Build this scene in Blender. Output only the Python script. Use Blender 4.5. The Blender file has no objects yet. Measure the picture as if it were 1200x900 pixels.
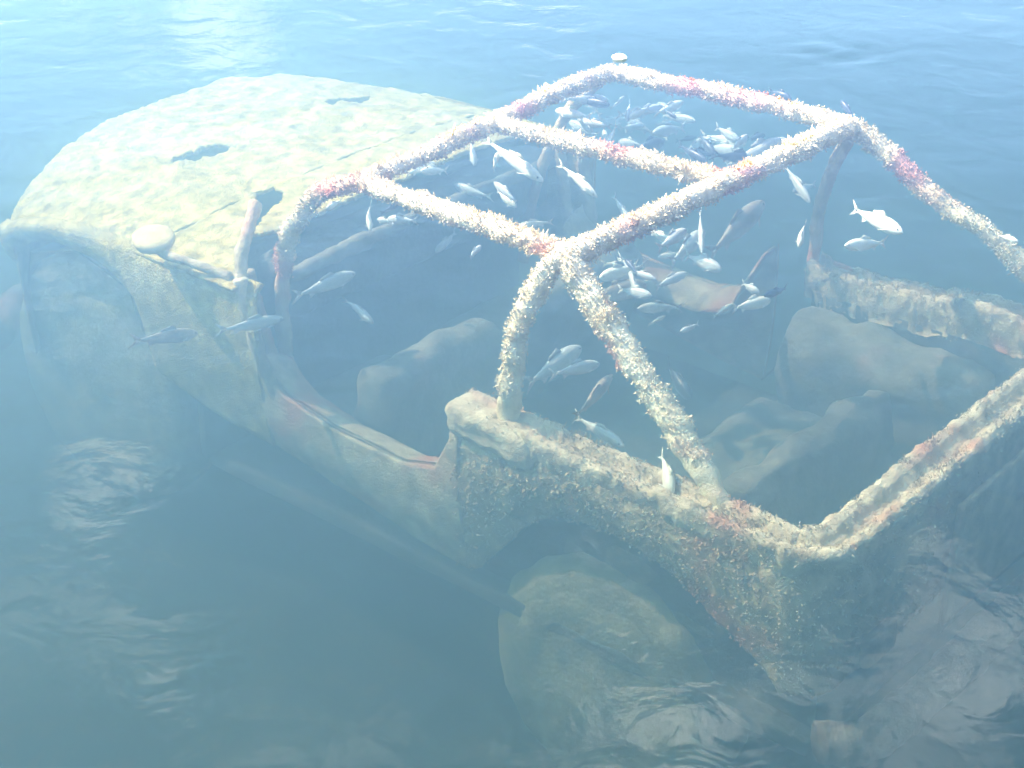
import bpy, bmesh, math, random
import numpy as np
from mathutils import Vector, Matrix

# ------------------------------------------------------------------ scene, camera, sky, sun, exposure
sc = bpy.context.scene
COL = sc.collection
random.seed(7)
RNG = np.random.default_rng(7)

cam_data = bpy.data.cameras.new("camera")
cam = bpy.data.objects.new("camera", cam_data)
COL.objects.link(cam)
cam.location = (-2.4598, 3.7424, 1.73)
CAM_FWD = Vector((0.5702, -0.6725, -0.4695))
cam.rotation_euler = CAM_FWD.to_track_quat('-Z', 'Y').to_euler()
cam_data.sensor_width = 36.0
cam_data.lens = 63.0
cam_data.clip_start = 0.05
cam_data.clip_end = 2000.0
sc.camera = cam

SUN_EL = math.radians(48.0)
SUN_AZ = Vector((0.94, 0.34, 0.0)).normalized()      # horizontal direction towards the sun
SUN_DIR = Vector((SUN_AZ.x * math.cos(SUN_EL), SUN_AZ.y * math.cos(SUN_EL), math.sin(SUN_EL)))

world = bpy.data.worlds.new("World")
sc.world = world
world.use_nodes = True
wt = world.node_tree
wt.nodes.clear()
w_out = wt.nodes.new("ShaderNodeOutputWorld")
w_bg = wt.nodes.new("ShaderNodeBackground")
w_bg.inputs["Strength"].default_value = 0.15
w_sky = wt.nodes.new("ShaderNodeTexSky")
w_sky.sky_type = 'NISHITA'
w_sky.sun_disc = False
w_sky.sun_elevation = SUN_EL
w_sky.sun_rotation = math.atan2(SUN_AZ.x, SUN_AZ.y)
w_sky.air_density = 1.0
w_sky.dust_density = 0.3
w_sky.ozone_density = 3.0
# broken clouds over the whole sky (they show in the ripples)
w_tc = wt.nodes.new("ShaderNodeTexCoord")
w_map = wt.nodes.new("ShaderNodeMapping")
w_map.inputs["Scale"].default_value = (1.0, 1.0, 2.2)
w_map.inputs["Location"].default_value = (14.05, -7.62, 0.29)
w_noise = wt.nodes.new("ShaderNodeTexNoise")
w_noise.inputs["Scale"].default_value = 3.3
w_noise.inputs["Detail"].default_value = 7.0
w_noise.inputs["Roughness"].default_value = 0.64
w_ramp = wt.nodes.new("ShaderNodeValToRGB")
w_ramp.color_ramp.elements[0].position = 0.545
w_ramp.color_ramp.elements[0].color = (0, 0, 0, 1)
w_ramp.color_ramp.elements[1].position = 0.69
w_ramp.color_ramp.elements[1].color = (1, 1, 1, 1)
w_mix = wt.nodes.new("ShaderNodeMixRGB")
w_mix.inputs["Color2"].default_value = (8.6, 8.8, 9.2, 1)
wt.links.new(w_tc.outputs["Generated"], w_map.inputs["Vector"])
wt.links.new(w_map.outputs["Vector"], w_noise.inputs["Vector"])
wt.links.new(w_noise.outputs["Fac"], w_ramp.inputs["Fac"])
wt.links.new(w_ramp.outputs["Color"], w_mix.inputs["Fac"])
wt.links.new(w_sky.outputs["Color"], w_mix.inputs["Color1"])
wt.links.new(w_mix.outputs["Color"], w_bg.inputs["Color"])
wt.links.new(w_bg.outputs["Background"], w_out.inputs["Surface"])

sun_data = bpy.data.lights.new("sun", 'SUN')
sun_data.energy = 2.7
sun_data.angle = math.radians(0.6)
sun_data.color = (1.0, 0.90, 0.77)
sun = bpy.data.objects.new("sun", sun_data)
COL.objects.link(sun)
sun.rotation_euler = (-SUN_DIR).to_track_quat('-Z', 'Y').to_euler()
sun.location = SUN_DIR * 30

sc.view_settings.view_transform = 'Standard'
sc.view_settings.look = 'None'
sc.view_settings.exposure = 2.42
sc.view_settings.gamma = 1.0
sc.view_settings.use_curve_mapping = False
sc.render.engine = 'CYCLES'
sc.cycles.use_denoising = True
sc.cycles.max_bounces = 3
sc.cycles.volume_bounces = 1
sc.cycles.use_adaptive_sampling = True
sc.cycles.adaptive_threshold = 0.07
world.cycles.sampling_method = 'MANUAL'
world.cycles.sample_map_resolution = 256
sc.cycles.transparent_max_bounces = 16
sc.cycles.sample_clamp_indirect = 6.0

# ------------------------------------------------------------------ helpers
def hash3(i, j, k):
    n = (i * 374761393 + j * 668265263 + k * 2147483647 + 1274126177) & 0xFFFFFFFF
    n = ((n ^ (n >> 13)) * 1274126177) & 0xFFFFFFFF
    n = n ^ (n >> 16)
    return (n & 0xFFFF) / 32767.5 - 1.0

def vnoise(P):
    """Smooth value noise in -1..1 for an (..., 3) array."""
    P = np.asarray(P, dtype=np.float64)
    I = np.floor(P).astype(np.int64)
    F = P - I
    F = F * F * (3 - 2 * F)
    i, j, k = I[..., 0], I[..., 1], I[..., 2]
    u, v, w = F[..., 0], F[..., 1], F[..., 2]
    def lerp(a, b, t): return a + (b - a) * t
    x00 = lerp(hash3(i, j, k), hash3(i + 1, j, k), u)
    x10 = lerp(hash3(i, j + 1, k), hash3(i + 1, j + 1, k), u)
    x01 = lerp(hash3(i, j, k + 1), hash3(i + 1, j, k + 1), u)
    x11 = lerp(hash3(i, j + 1, k + 1), hash3(i + 1, j + 1, k + 1), u)
    return lerp(lerp(x00, x10, v), lerp(x01, x11, v), w)

def fbm(P, scale, octaves=3, gain=0.5):
    P = np.asarray(P, dtype=np.float64) * scale
    a, s, out = 1.0, 0.0, 0.0
    for _ in range(octaves):
        out = out + a * vnoise(P)
        s += a
        a *= gain
        P = P * 2.03 + 11.7
    return out / s

def mesh_obj(name, verts, faces, mat, parent=None, smooth=True, mats=None, fmat=None):
    me = bpy.data.meshes.new(name)
    me.from_pydata([tuple(map(float, v)) for v in verts], [], [tuple(map(int, f)) for f in faces])
    for m in (mats or [mat]):
        me.materials.append(m)
    if fmat is not None:
        me.polygons.foreach_set("material_index", fmat)
    me.polygons.foreach_set("use_smooth", [smooth] * len(me.polygons))
    me.update()
    o = bpy.data.objects.new(name, me)
    COL.objects.link(o)
    if parent is not None:
        attach(o, parent)
    return o

def attach(o, parent):
    o.parent = parent
    bpy.context.view_layer.update()
    o.matrix_parent_inverse = parent.matrix_world.inverted()

def empty(name, loc, parent=None):
    o = bpy.data.objects.new(name, None)
    o.empty_display_size = 0.1
    o.location = loc
    COL.objects.link(o)
    if parent is not None:
        attach(o, parent)
    bpy.context.view_layer.update()
    return o

def tag(o, label=None, cat=None, group=None, kind=None):
    if label: o["label"] = label
    if cat: o["category"] = cat
    if group: o["group"] = group
    if kind: o["kind"] = kind
    return o

def grid_normals(G):
    du = np.gradient(G, axis=0)
    dv = np.gradient(G, axis=1)
    n = np.cross(du, dv)
    l = np.linalg.norm(n, axis=-1, keepdims=True)
    return n / np.maximum(l, 1e-9)

def sheet_data(G, thick=0.012, amp=0.006, scale=22.0, keep=None, flip=False, fine=0.4):
    """A curved sheet (grid nu x nv x 3) with a crusted skin and real thickness; keep masks cells out."""
    N = grid_normals(G)
    if flip: N = -N
    d = amp * (fbm(G, scale, 3) + fine * fbm(G + 5.0, scale * 3.7, 2))
    A = G + N * d[..., None]
    B = G - N * thick + N * (d * 0.4)[..., None]
    nu, nv = G.shape[:2]
    if keep is None: keep = np.ones((nu - 1, nv - 1), bool)
    V = np.concatenate([A.reshape(-1, 3), B.reshape(-1, 3)])
    off = nu * nv
    F = []
    idx = lambda i, j: i * nv + j
    for i in range(nu - 1):
        for j in range(nv - 1):
            if not keep[i, j]: continue
            a, b, c, e = idx(i, j), idx(i + 1, j), idx(i + 1, j + 1), idx(i, j + 1)
            if flip:
                F.append((e, c, b, a)); F.append((a + off, b + off, c + off, e + off))
            else:
                F.append((a, b, c, e)); F.append((e + off, c + off, b + off, a + off))
            if i == 0 or not keep[i - 1, j]: F.append((a, e, e + off, a + off))
            if i == nu - 2 or not keep[i + 1, j]: F.append((c, b, b + off, c + off))
            if j == 0 or not keep[i, j - 1]: F.append((b, a, a + off, b + off))
            if j == nv - 2 or not keep[i, j + 1]: F.append((e, c, c + off, e + off))
    used = np.unique(np.array(F))
    remap = -np.ones(len(V), int)
    remap[used] = np.arange(len(used))
    return V[used], [tuple(remap[list(f)]) for f in F]

def sheet(name, G, mat, parent, **kw):
    V, F = sheet_data(G, **kw)
    return mesh_obj(name, V, F, mat, parent)

def smooth_path(pts, step=0.012):
    """Catmull-Rom through the control points, resampled."""
    P = np.array(pts, float)
    P = np.vstack([2 * P[0] - P[1], P, 2 * P[-1] - P[-2]])
    out = []
    for i in range(1, len(P) - 2):
        p0, p1, p2, p3 = P[i - 1:i + 3]
        n = max(2, int(np.linalg.norm(p2 - p1) / step))
        for t in np.linspace(0, 1, n, endpoint=False):
            out.append(0.5 * (2 * p1 + (p2 - p0) * t + (2 * p0 - 5 * p1 + 4 * p2 - p3) * t * t + (3 * p1 - p0 - 3 * p2 + p3) * t ** 3))
    out.append(P[-2])
    return np.array(out)

def tube_data(path, r, seg=18, lump=0.22, scale=26.0, rings=None):
    P = np.asarray(path)
    n = len(P)
    T = np.gradient(P, axis=0)
    T /= np.maximum(np.linalg.norm(T, axis=1, keepdims=True), 1e-9)
    up = np.array([0.13, 0.21, 0.97])
    A = np.cross(T, up); A /= np.maximum(np.linalg.norm(A, axis=1, keepdims=True), 1e-9)
    B = np.cross(A, T)
    th = np.linspace(0, 2 * np.pi, seg, endpoint=False)
    D = A[:, None, :] * np.cos(th)[None, :, None] + B[:, None, :] * np.sin(th)[None, :, None]
    rr = np.full(n, r) if np.isscalar(r) else np.asarray(r)
    base = P[:, None, :] + D * rr[:, None, None]
    f = 1 + lump * (fbm(base, scale, 2) + 0.6 * fbm(base + 3.3, scale * 3.4, 2)) + lump * 0.35
    if rings is not None:
        f = f * (1 + rings[:, None])
    V = P[:, None, :] + D * (rr[:, None] * f)[..., None]
    F = []
    for i in range(n - 1):
        for j in range(seg):
            k = (j + 1) % seg
            F.append((i * seg + j, i * seg + k, (i + 1) * seg + k, (i + 1) * seg + j))
    F.append(tuple(range(seg))[::-1])
    F.append(tuple((n - 1) * seg + j for j in range(seg)))
    return V.reshape(-1, 3), F, V, D

def tube(name, pts, r, mat, parent, fuzz=None, step=0.012, **kw):
    path = smooth_path(pts, step)
    V, F, VG, D = tube_data(path, r, **kw)
    o = mesh_obj(name, V, F, mat, parent)
    if fuzz is not None:
        fuzz.append((VG.reshape(-1, 3), D.reshape(-1, 3), path))
    return o

def fuzz_data(points, normals, count, lo, hi, width=0.0022, seed=1):
    """Short crusty spikes growing out of a surface: three thin faces each."""
    rng = np.random.default_rng(seed)
    n = len(points)
    idx = rng.integers(0, n, count)
    P = points[idx] + rng.normal(0, 0.004, (count, 3))
    N = normals[idx] + rng.normal(0, 0.45, (count, 3))
    N[:, 2] += 0.25
    N /= np.linalg.norm(N, axis=1, keepdims=True)
    dens = np.clip(0.55 + 1.5 * fbm(P, 9, 2) + 0.5 * fbm(P, 30, 2), 0.12, 1.6)
    L = rng.uniform(lo, hi, count) * dens
    A = np.cross(N, rng.normal(0, 1, (count, 3)))
    A /= np.maximum(np.linalg.norm(A, axis=1, keepdims=True), 1e-9)
    B = np.cross(N, A)
    V = np.empty((count, 4, 3)); w = width * rng.uniform(.6, 1.6, count)
    for k in range(3):
        a = 2.094 * k
        V[:, k] = P - N * 0.003 + (A * math.cos(a) + B * math.sin(a)) * w[:, None]
    V[:, 3] = P + N * L[:, None]
    F = []
    for i in range(count):
        b = 4 * i
        F += [(b, b + 1, b + 3), (b + 1, b + 2, b + 3), (b + 2, b, b + 3)]
    return V.reshape(-1, 3), F

def rounded_box(name, lo, hi, mat, parent, r=0.04, n=9, amp=0.008, scale=18.0, shear=None):
    """A soft lumpy block: a subdivided box pulled to rounded corners and crusted."""
    lo = np.array(lo, float); hi = np.array(hi, float)
    bm = bmesh.new()
    bmesh.ops.create_cube(bm, size=2.0)
    bmesh.ops.subdivide_edges(bm, edges=bm.edges[:], cuts=n, use_grid_fill=True)
    c, h = (lo + hi) / 2, (hi - lo) / 2
    r = min(r, h.min() * 0.98)
    P = np.array([v.co[:] for v in bm.verts])
    Q = P * h
    inner = np.clip(Q, -(h - r), h - r)
    d = Q - inner
    l = np.linalg.norm(d, axis=1, keepdims=True)
    nrm = d / np.maximum(l, 1e-9)
    Q = inner + nrm * r
    W = Q + c
    W = W + nrm * (amp * fbm(W, scale, 3))[:, None]
    if shear is not None: W = shear(W)
    F = [tuple(v.index for v in f.verts) for f in bm.faces]
    bm.free()
    return mesh_obj(name, W, F, mat, parent)

# ------------------------------------------------------------------ materials
def new_mat(name):
    m = bpy.data.materials.new(name)
    m.use_nodes = True
    nt = m.node_tree
    nt.nodes.clear()
    out = nt.nodes.new("ShaderNodeOutputMaterial")
    return m, nt, out

def ramp(nt, src, stops):
    r = nt.nodes.new("ShaderNodeValToRGB")
    els = r.color_ramp.elements
    while len(els) < len(stops): els.new(0.5)
    for e, (p, c) in zip(els, stops):
        e.position = p
        e.color = (*c, 1) if len(c) == 3 else c
    nt.links.new(src, r.inputs["Fac"])
    return r

def crust_mat(name, dark, mid, light, pink=(0.55, 0.20, 0.14), pink_lo=0.60, pink_hi=0.72, scale=14.0, pink_scale=3.2, bump=0.5, rough=0.85):
    m, nt, out = new_mat(name)
    L = nt.links
    b = nt.nodes.new("ShaderNodeBsdfPrincipled")
    b.inputs["Roughness"].default_value = rough
    b.inputs["Specular IOR Level"].default_value = 0.15
    tc = nt.nodes.new("ShaderNodeTexCoord")
    n1 = nt.nodes.new("ShaderNodeTexNoise")
    n1.inputs["Scale"].default_value = scale
    n1.inputs["Detail"].default_value = 6
    n1.inputs["Roughness"].default_value = 0.62
    L.new(tc.outputs["Object"], n1.inputs["Vector"])
    r1 = ramp(nt, n1.outputs["Fac"], [(0.30, dark), (0.47, mid), (0.64, light)])
    n2 = nt.nodes.new("ShaderNodeTexNoise")
    n2.inputs["Scale"].default_value = pink_scale
    n2.inputs["Detail"].default_value = 4
    L.new(tc.outputs["Object"], n2.inputs["Vector"])
    r2 = ramp(nt, n2.outputs["Fac"], [(pink_lo, (0, 0, 0)), (pink_hi, (0.8, 0.8, 0.8))])
    mx = nt.nodes.new("ShaderNodeMixRGB")
    mx.inputs["Color2"].default_value = (*pink, 1)
    L.new(r2.outputs["Color"], mx.inputs["Fac"])
    L.new(r1.outputs["Color"], mx.inputs["Color1"])
    L.new(mx.outputs["Color"], b.inputs["Base Color"])
    n3 = nt.nodes.new("ShaderNodeTexNoise")
    n3.inputs["Scale"].default_value = scale * 7
    n3.inputs["Detail"].default_value = 4
    L.new(tc.outputs["Object"], n3.inputs["Vector"])
    bp = nt.nodes.new("ShaderNodeBump")
    bp.inputs["Strength"].default_value = bump
    bp.inputs["Distance"].default_value = 0.01
    L.new(n3.outputs["Fac"], bp.inputs["Height"])
    L.new(bp.outputs["Normal"], b.inputs["Normal"])
    L.new(b.outputs["BSDF"], out.inputs["Surface"])
    return m

M_HOOD = crust_mat("silted_caustic_hood", (0.27, 0.19, 0.06), (0.48, 0.35, 0.10), (0.74, 0.57, 0.20), pink=(0.36, 0.30, 0.15), pink_lo=0.56, pink_hi=0.75, scale=19, bump=0.9)  # pale-and-dark mottle in the colour imitates caustic light playing over the silt
M_BAR = crust_mat("barnacled_bar", (0.60, 0.46, 0.25), (0.82, 0.66, 0.39), (0.90, 0.79, 0.53), pink=(0.74, 0.27, 0.20), pink_lo=0.545, pink_hi=0.66, scale=26, pink_scale=4.3)
M_SIDE = crust_mat("algae_side", (0.27, 0.20, 0.11), (0.44, 0.33, 0.19), (0.66, 0.50, 0.28), pink=(0.60, 0.20, 0.10), pink_lo=0.52, pink_hi=0.68, scale=19, pink_scale=3.0)
M_RIM = crust_mat("crusted_rim", (0.26, 0.19, 0.11), (0.50, 0.38, 0.23), (0.74, 0.60, 0.38), pink=(0.56, 0.19, 0.11), pink_lo=0.53, pink_hi=0.66, scale=18, pink_scale=4.0)
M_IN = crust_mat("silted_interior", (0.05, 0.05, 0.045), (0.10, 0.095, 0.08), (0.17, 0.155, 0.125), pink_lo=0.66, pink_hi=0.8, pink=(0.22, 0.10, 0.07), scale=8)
M_SEAT = crust_mat("silted_seat", (0.09, 0.08, 0.055), (0.165, 0.145, 0.10), (0.28, 0.24, 0.165), pink_lo=0.63, pink_hi=0.78, pink=(0.42, 0.22, 0.15), scale=7)
M_TYRE = crust_mat("overgrown_tyre", (0.16, 0.14, 0.08), (0.32, 0.27, 0.15), (0.52, 0.43, 0.24), pink_lo=0.7, pink_hi=0.9, scale=9)
M_METAL = crust_mat("corroded_metal", (0.10, 0.07, 0.05), (0.20, 0.13, 0.09), (0.34, 0.28, 0.20), scale=16)
M_MIRROR = crust_mat("silted_glass", (0.50, 0.37, 0.16), (0.62, 0.48, 0.22), (0.72, 0.57, 0.28), pink=(0.6, 0.52, 0.34), scale=20, bump=0.25)
M_MUD = crust_mat("lake_mud", (0.05, 0.05, 0.03), (0.09, 0.085, 0.05), (0.14, 0.13, 0.08), pink_lo=0.8, pink_hi=0.9, scale=2.0)

# ------------------------------------------------------------------ water and lake bed
BED0, BEDS = -1.575, 0.105
def bed_z(x, y):
    b = BED0 + BEDS * (x + 0.22)
    # the bank falls away steeply on the side of the viewer and rises slowly beyond the bonnet
    drop = np.clip(y - 0.95, 0, 6) * 0.55 + np.clip(-0.75 - x, 0, 6) * 0.40
    return np.clip(b - drop, -4.2, -0.9)

def build_bed():
    xs = np.concatenate([np.linspace(-300, -8, 12), np.linspace(-7, 7, 71), np.linspace(8, 300, 12)])
    X, Y = np.meshgrid(xs, xs, indexing='ij')
    P0 = np.stack([X, Y, np.zeros_like(X)], -1)
    near = np.exp(-((X ** 2 + Y ** 2) / 60.0))
    Z = bed_z(X, Y) + 0.05 * near * fbm(P0, 1.4, 3) - 0.02
    G = np.stack([X, Y, Z], -1)
    n = len(xs)
    F = [(i * n + j, (i + 1) * n + j, (i + 1) * n + j + 1, i * n + j + 1) for i in range(n - 1) for j in range(n - 1)]
    o = mesh_obj("lake_bed", G.reshape(-1, 3), F, M_MUD)
    tag(o, "dark silty lake bed under the sunken vehicle", kind="structure")

def water_mat():
    m, nt, out = new_mat("lake_water")
    m.cycles.volume_sampling = 'DISTANCE'
    L = nt.links
    tc = nt.nodes.new("ShaderNodeTexCoord")
    mp = nt.nodes.new("ShaderNodeMapping")
    mp.inputs["Rotation"].default_value = (0, 0, math.radians(-40))
    mp.inputs["Scale"].default_value = (1.0, 1.0, 1.0)
    L.new(tc.outputs["Object"], mp.inputs["Vector"])
    n1 = nt.nodes.new("ShaderNodeTexNoise")
    n1.inputs["Scale"].default_value = 7.0
    n1.inputs["Detail"].default_value = 4.0
    n1.inputs["Roughness"].default_value = 0.5
    n1.inputs["Distortion"].default_value = 0.6
    L.new(mp.outputs["Vector"], n1.inputs["Vector"])
    bp = nt.nodes.new("ShaderNodeBump")
    bp.inputs["Strength"].default_value = 1.0
    bp.inputs["Distance"].default_value = WATER_BUMP
    L.new(n1.outputs["Fac"], bp.inputs["Height"])
    gl = nt.nodes.new("ShaderNodeBsdfGlossy")
    gl.inputs["Roughness"].default_value = 0.03
    gl.inputs["Color"].default_value = (1, 1, 1, 1)
    tr = nt.nodes.new("ShaderNodeBsdfTransparent")
    tr.inputs["Color"].default_value = (0.99, 1.0, 1.0, 1)
    fr = nt.nodes.new("ShaderNodeFresnel")
    fr.inputs["IOR"].default_value = 1.333
    L.new(bp.outputs["Normal"], gl.inputs["Normal"])
    L.new(bp.outputs["Normal"], fr.inputs["Normal"])
    mx = nt.nodes.new("ShaderNodeMixShader")
    L.new(fr.outputs["Fac"], mx.inputs["Fac"])
    L.new(tr.outputs["BSDF"], mx.inputs[1])
    L.new(gl.outputs["BSDF"], mx.inputs[2])
    L.new(mx.outputs["Shader"], out.inputs["Surface"])
    # turbid, faintly blue-green water
    vs = nt.nodes.new("ShaderNodeVolumeScatter")
    vs.inputs["Color"].default_value = (*VOL_SCATTER, 1)
    vs.inputs["Density"].default_value = VOL_SD
    vs.inputs["Anisotropy"].default_value = 0.72
    va = nt.nodes.new("ShaderNodeVolumeAbsorption")
    va.inputs["Color"].default_value = (*VOL_ABS, 1)
    va.inputs["Density"].default_value = VOL_AD
    ad = nt.nodes.new("ShaderNodeAddShader")
    L.new(vs.outputs["Volume"], ad.inputs[0])
    L.new(va.outputs["Volume"], ad.inputs[1])
    L.new(ad.outputs["Shader"], out.inputs["Volume"])
    return m

VOL_SCATTER = (0.41, 0.83, 0.98)
VOL_SD = 0.78
VOL_ABS = (0.56, 0.79, 0.79)
VOL_AD = 1.15
WATER_BUMP = 0.0020

def build_water():
    core = np.linspace(-4.5, 4.5, 226)
    outer = np.array([5.5, 7, 9, 12, 17, 25, 40, 70, 120, 200.0])
    xs = np.concatenate([-outer[::-1], core, outer])
    n = len(xs)
    X, Y = np.meshgrid(xs, xs, indexing='ij')
    P0 = np.stack([X * 0.76 + Y * 0.65, -X * 0.65 + Y * 0.76, np.zeros_like(X)], -1)   # first axis runs across the view
    P1 = P0 * np.array([0.55, 1.0, 1.0])
    near = np.clip((5.5 - np.maximum(np.abs(X), np.abs(Y))) / 1.5, 0, 1)
    Z = (0.0018 * fbm(P1, 2.6, 2) + 0.0005 * fbm(P1 + 7.0, 8.0, 2)) * near
    # one small ring where something has touched the surface
    R = np.hypot(X - 0.31, Y + 1.10)
    Z += 0.003 * np.cos(R * 95.0) * np.exp(-((R - 0.085) / 0.035) ** 2) * 2.0
    top = np.stack([X, Y, Z], -1).reshape(-1, 3)
    F = [(i * n + j, (i + 1) * n + j, (i + 1) * n + j + 1, i * n + j + 1) for i in range(n - 1) for j in range(n - 1)]
    ring = [i * n for i in range(n)] + [(n - 1) * n + j for j in range(1, n)] + [i * n + n - 1 for i in range(n - 2, -1, -1)] + [j for j in range(n - 2, 0, -1)]
    low = top[ring].copy(); low[:, 2] = -5.0
    V = np.vstack([top, low]); b = len(top); m = len(ring)
    for k in range(m):
        k2 = (k + 1) % m
        F.append((ring[k2], ring[k], b + k, b + k2))
    F.append(tuple(b + k for k in range(m))[::-1])
    o = mesh_obj("water", V, F, water_mat())
    tag(o, "calm pale blue-green lake water with small ripples", kind="structure")

build_bed()
build_water()

# ------------------------------------------------------------------ the sunken vehicle
VEH = empty("off_road_vehicle", (0.75, 0.0, -1.55))
tag(VEH, "sunken open-topped off-road vehicle with roll cage, crusted all over with pale algae", "vehicle")

HX = [-.80, -.72, -.62, -.40, -.10, .20, .45, .62, .72, .80]
HF = [2.02, 2.22, 2.36, 2.42, 2.43, 2.40, 2.32, 2.25, 2.19, 2.12]
def hood_front(y): return np.interp(y, HX, HF)
def hood_z(x, y):
    a = np.abs(y) / 0.80
    t = np.clip((x - 1.05) / (hood_front(y) - 1.05), 0, 1)
    ridge = 0.012 * np.exp(-((np.abs(y) - 0.40) / 0.07) ** 2) * np.clip((x - 1.45) / 0.2, 0, 1)
    return -0.325 - 0.05 * a ** 3 - (0.025 + 0.075 * np.clip(y / 0.8, 0, 1) ** 2) * t ** 5 - 0.02 * t + ridge

def in_poly(px, py, poly):
    inside = np.zeros(px.shape, bool)
    j = len(poly) - 1
    for i in range(len(poly)):
        xi, yi = poly[i]; xj, yj = poly[j]
        c = ((yi > py) != (yj > py)) & (px < (xj - xi) * (py - yi) / (yj - yi + 1e-12) + xi)
        inside ^= c
        j = i
    return inside

def hood_grid(x0, x1f, nx, ny):
    ys = np.linspace(-0.80, 0.80, ny)
    ts = np.linspace(0, 1, nx)
    T, Y = np.meshgrid(ts, ys, indexing='ij')
    X1 = x1f(Y)
    X = x0 + (X1 - x0) * T
    return np.stack([X, Y, hood_z(X, Y)], -1)

def cells(G): return (G[:-1, :-1] + G[1:, :-1] + G[:-1, 1:] + G[1:, 1:]) / 4

def build_front():
    G = hood_grid(1.452, hood_front, 110, 170)
    C = cells(G)
    wob = 0.02 * fbm(C, 30, 2)
    cx, cy = C[..., 0] + wob, C[..., 1] + 0.02 * fbm(C + 9, 30, 2)
    hole1 = in_poly(cx, cy, [(1.86, .33), (1.90, .29), (1.88, .22), (1.90, .17), (1.84, .10), (1.79, .12), (1.80, .20), (1.82, .27)])
    hole2 = in_poly(cx, cy, [(1.89, -.38), (1.90, -.50), (1.87, -.58), (1.83, -.58), (1.85, -.46), (1.86, -.38)])
    spot = in_poly(cx, cy, [(1.70, .10), (1.73, .06), (1.70, .02), (1.67, .06)])
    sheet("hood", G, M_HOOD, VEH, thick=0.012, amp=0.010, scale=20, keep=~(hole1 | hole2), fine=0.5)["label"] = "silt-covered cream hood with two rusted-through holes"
    # scuttle between hood and dashboard, with the diagonal slot at the near corner
    G = hood_grid(1.05, lambda y: np.full_like(y, 1.452), 46, 170)
    C = cells(G)
    cx, cy = C[..., 0] + 0.012 * fbm(C, 40, 2), C[..., 1] + 0.012 * fbm(C + 4, 40, 2)
    slot = in_poly(cx, cy, [(1.00, .79), (1.10, .745), (1.22, .62), (1.46, .33), (1.45, .27), (1.37, .29), (1.25, .56), (1.20, .50), (1.0, .47)])
    rear = (cx < 1.19) & (cy < 0.52)
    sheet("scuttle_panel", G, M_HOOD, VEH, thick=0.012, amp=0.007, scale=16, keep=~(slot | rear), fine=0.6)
    # grille panel under the nose, bent along the front edge of the hood
    ys = np.linspace(-0.79, 0.79, 90); zs = np.linspace(0, 1, 20)
    Z, Y = np.meshgrid(zs, ys, indexing='ij')
    X = hood_front(Y) - 0.012 - 0.04 * Z
    Zt = hood_z(hood_front(Y), Y) - 0.014
    G = np.stack([X, Y, Zt + (-0.92 - Zt) * Z], -1)
    sheet("grille_panel", G, M_SIDE, VEH, thick=0.01, amp=0.005, flip=False)
    for s in (1, -1):
        bm = bmesh.new()
        bmesh.ops.create_cone(bm, cap_ends=True, segments=24, radius1=0.085, radius2=0.075, depth=0.04)
        x = float(hood_front(0.55 * s)) + 0.0
        bm.transform(Matrix.Translation((x, 0.55 * s, -0.66)) @ Matrix.Rotation(math.pi / 2, 4, 'Y'))
        me = bpy.data.meshes.new("headlight"); bm.to_mesh(me); bm.free(); me.materials.append(M_MIRROR)
        o = bpy.data.objects.new("headlight", me); COL.objects.link(o); attach(o, VEH)
    tube("front_bumper", [(2.30, .78, -.93), (2.46, .55, -.93), (2.52, 0, -.93), (2.46, -.55, -.93), (2.30, -.78, -.93)], 0.055, M_METAL, VEH, lump=.15)
    # front wings: each a side sheet with the wheel arch cut as its lower edge
    for s in (1, -1):
        xs = np.linspace(1.0, 2.16, 120)
        top = hood_z(xs, np.full_like(xs, 0.79)) + 0.004
        bot = np.interp(xs, [1.0, 1.02, 1.243, 1.40, 1.468, 1.485, 1.50, 1.54, 1.62, 1.74, 1.90, 2.05, 2.13, 2.16],
                        [-.885, -.88, -.845, -.80, -.775, -.70, -.62, -.555, -.505, -.475, -.475, -.51, -.58, -.62])
        tt = np.linspace(0, 1, 30)
        T, X = np.meshgrid(tt, xs, indexing='ij')
        Z = top[None, :] + (bot - top)[None, :] * T
        edge = np.interp(xs, [1.0, 1.15, 1.45, 2.0, 2.16], [0.762, 0.775, 0.796, 0.798, 0.79])[None, :]
        Y = s * (edge - 0.03 * np.clip(1 - T / 0.12, 0, 1) ** 2 + 0.015 * np.sin(np.pi * T) - 0.035 * T)
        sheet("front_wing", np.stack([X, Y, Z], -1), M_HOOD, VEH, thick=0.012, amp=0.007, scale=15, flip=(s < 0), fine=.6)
        # rolled lip of the front wheel arch
        a = np.linspace(1.47, 2.13, 14)
        zb = np.interp(a, xs, bot)
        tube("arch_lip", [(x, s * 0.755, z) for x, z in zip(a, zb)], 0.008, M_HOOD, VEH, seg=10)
        # inner wheel well
        xs2 = np.linspace(1.47, 2.2, 30); w = np.linspace(0, 1, 12)
        W, X2 = np.meshgrid(w, xs2, indexing='ij')
        Z2 = np.interp(X2, [1.47, 1.6, 1.85, 2.1, 2.2], [-.95, -.56, -.50, -.58, -.9])
        sheet("wheel_well", np.stack([X2, s * (0.74 - 0.30 * W), Z2], -1), M_SEAT, VEH, thick=0.008, amp=0.003)
    # firewall, engine block
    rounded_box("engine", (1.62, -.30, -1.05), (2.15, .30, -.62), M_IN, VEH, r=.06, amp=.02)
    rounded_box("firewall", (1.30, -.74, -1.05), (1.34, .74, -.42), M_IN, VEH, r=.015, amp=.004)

build_front()

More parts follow.
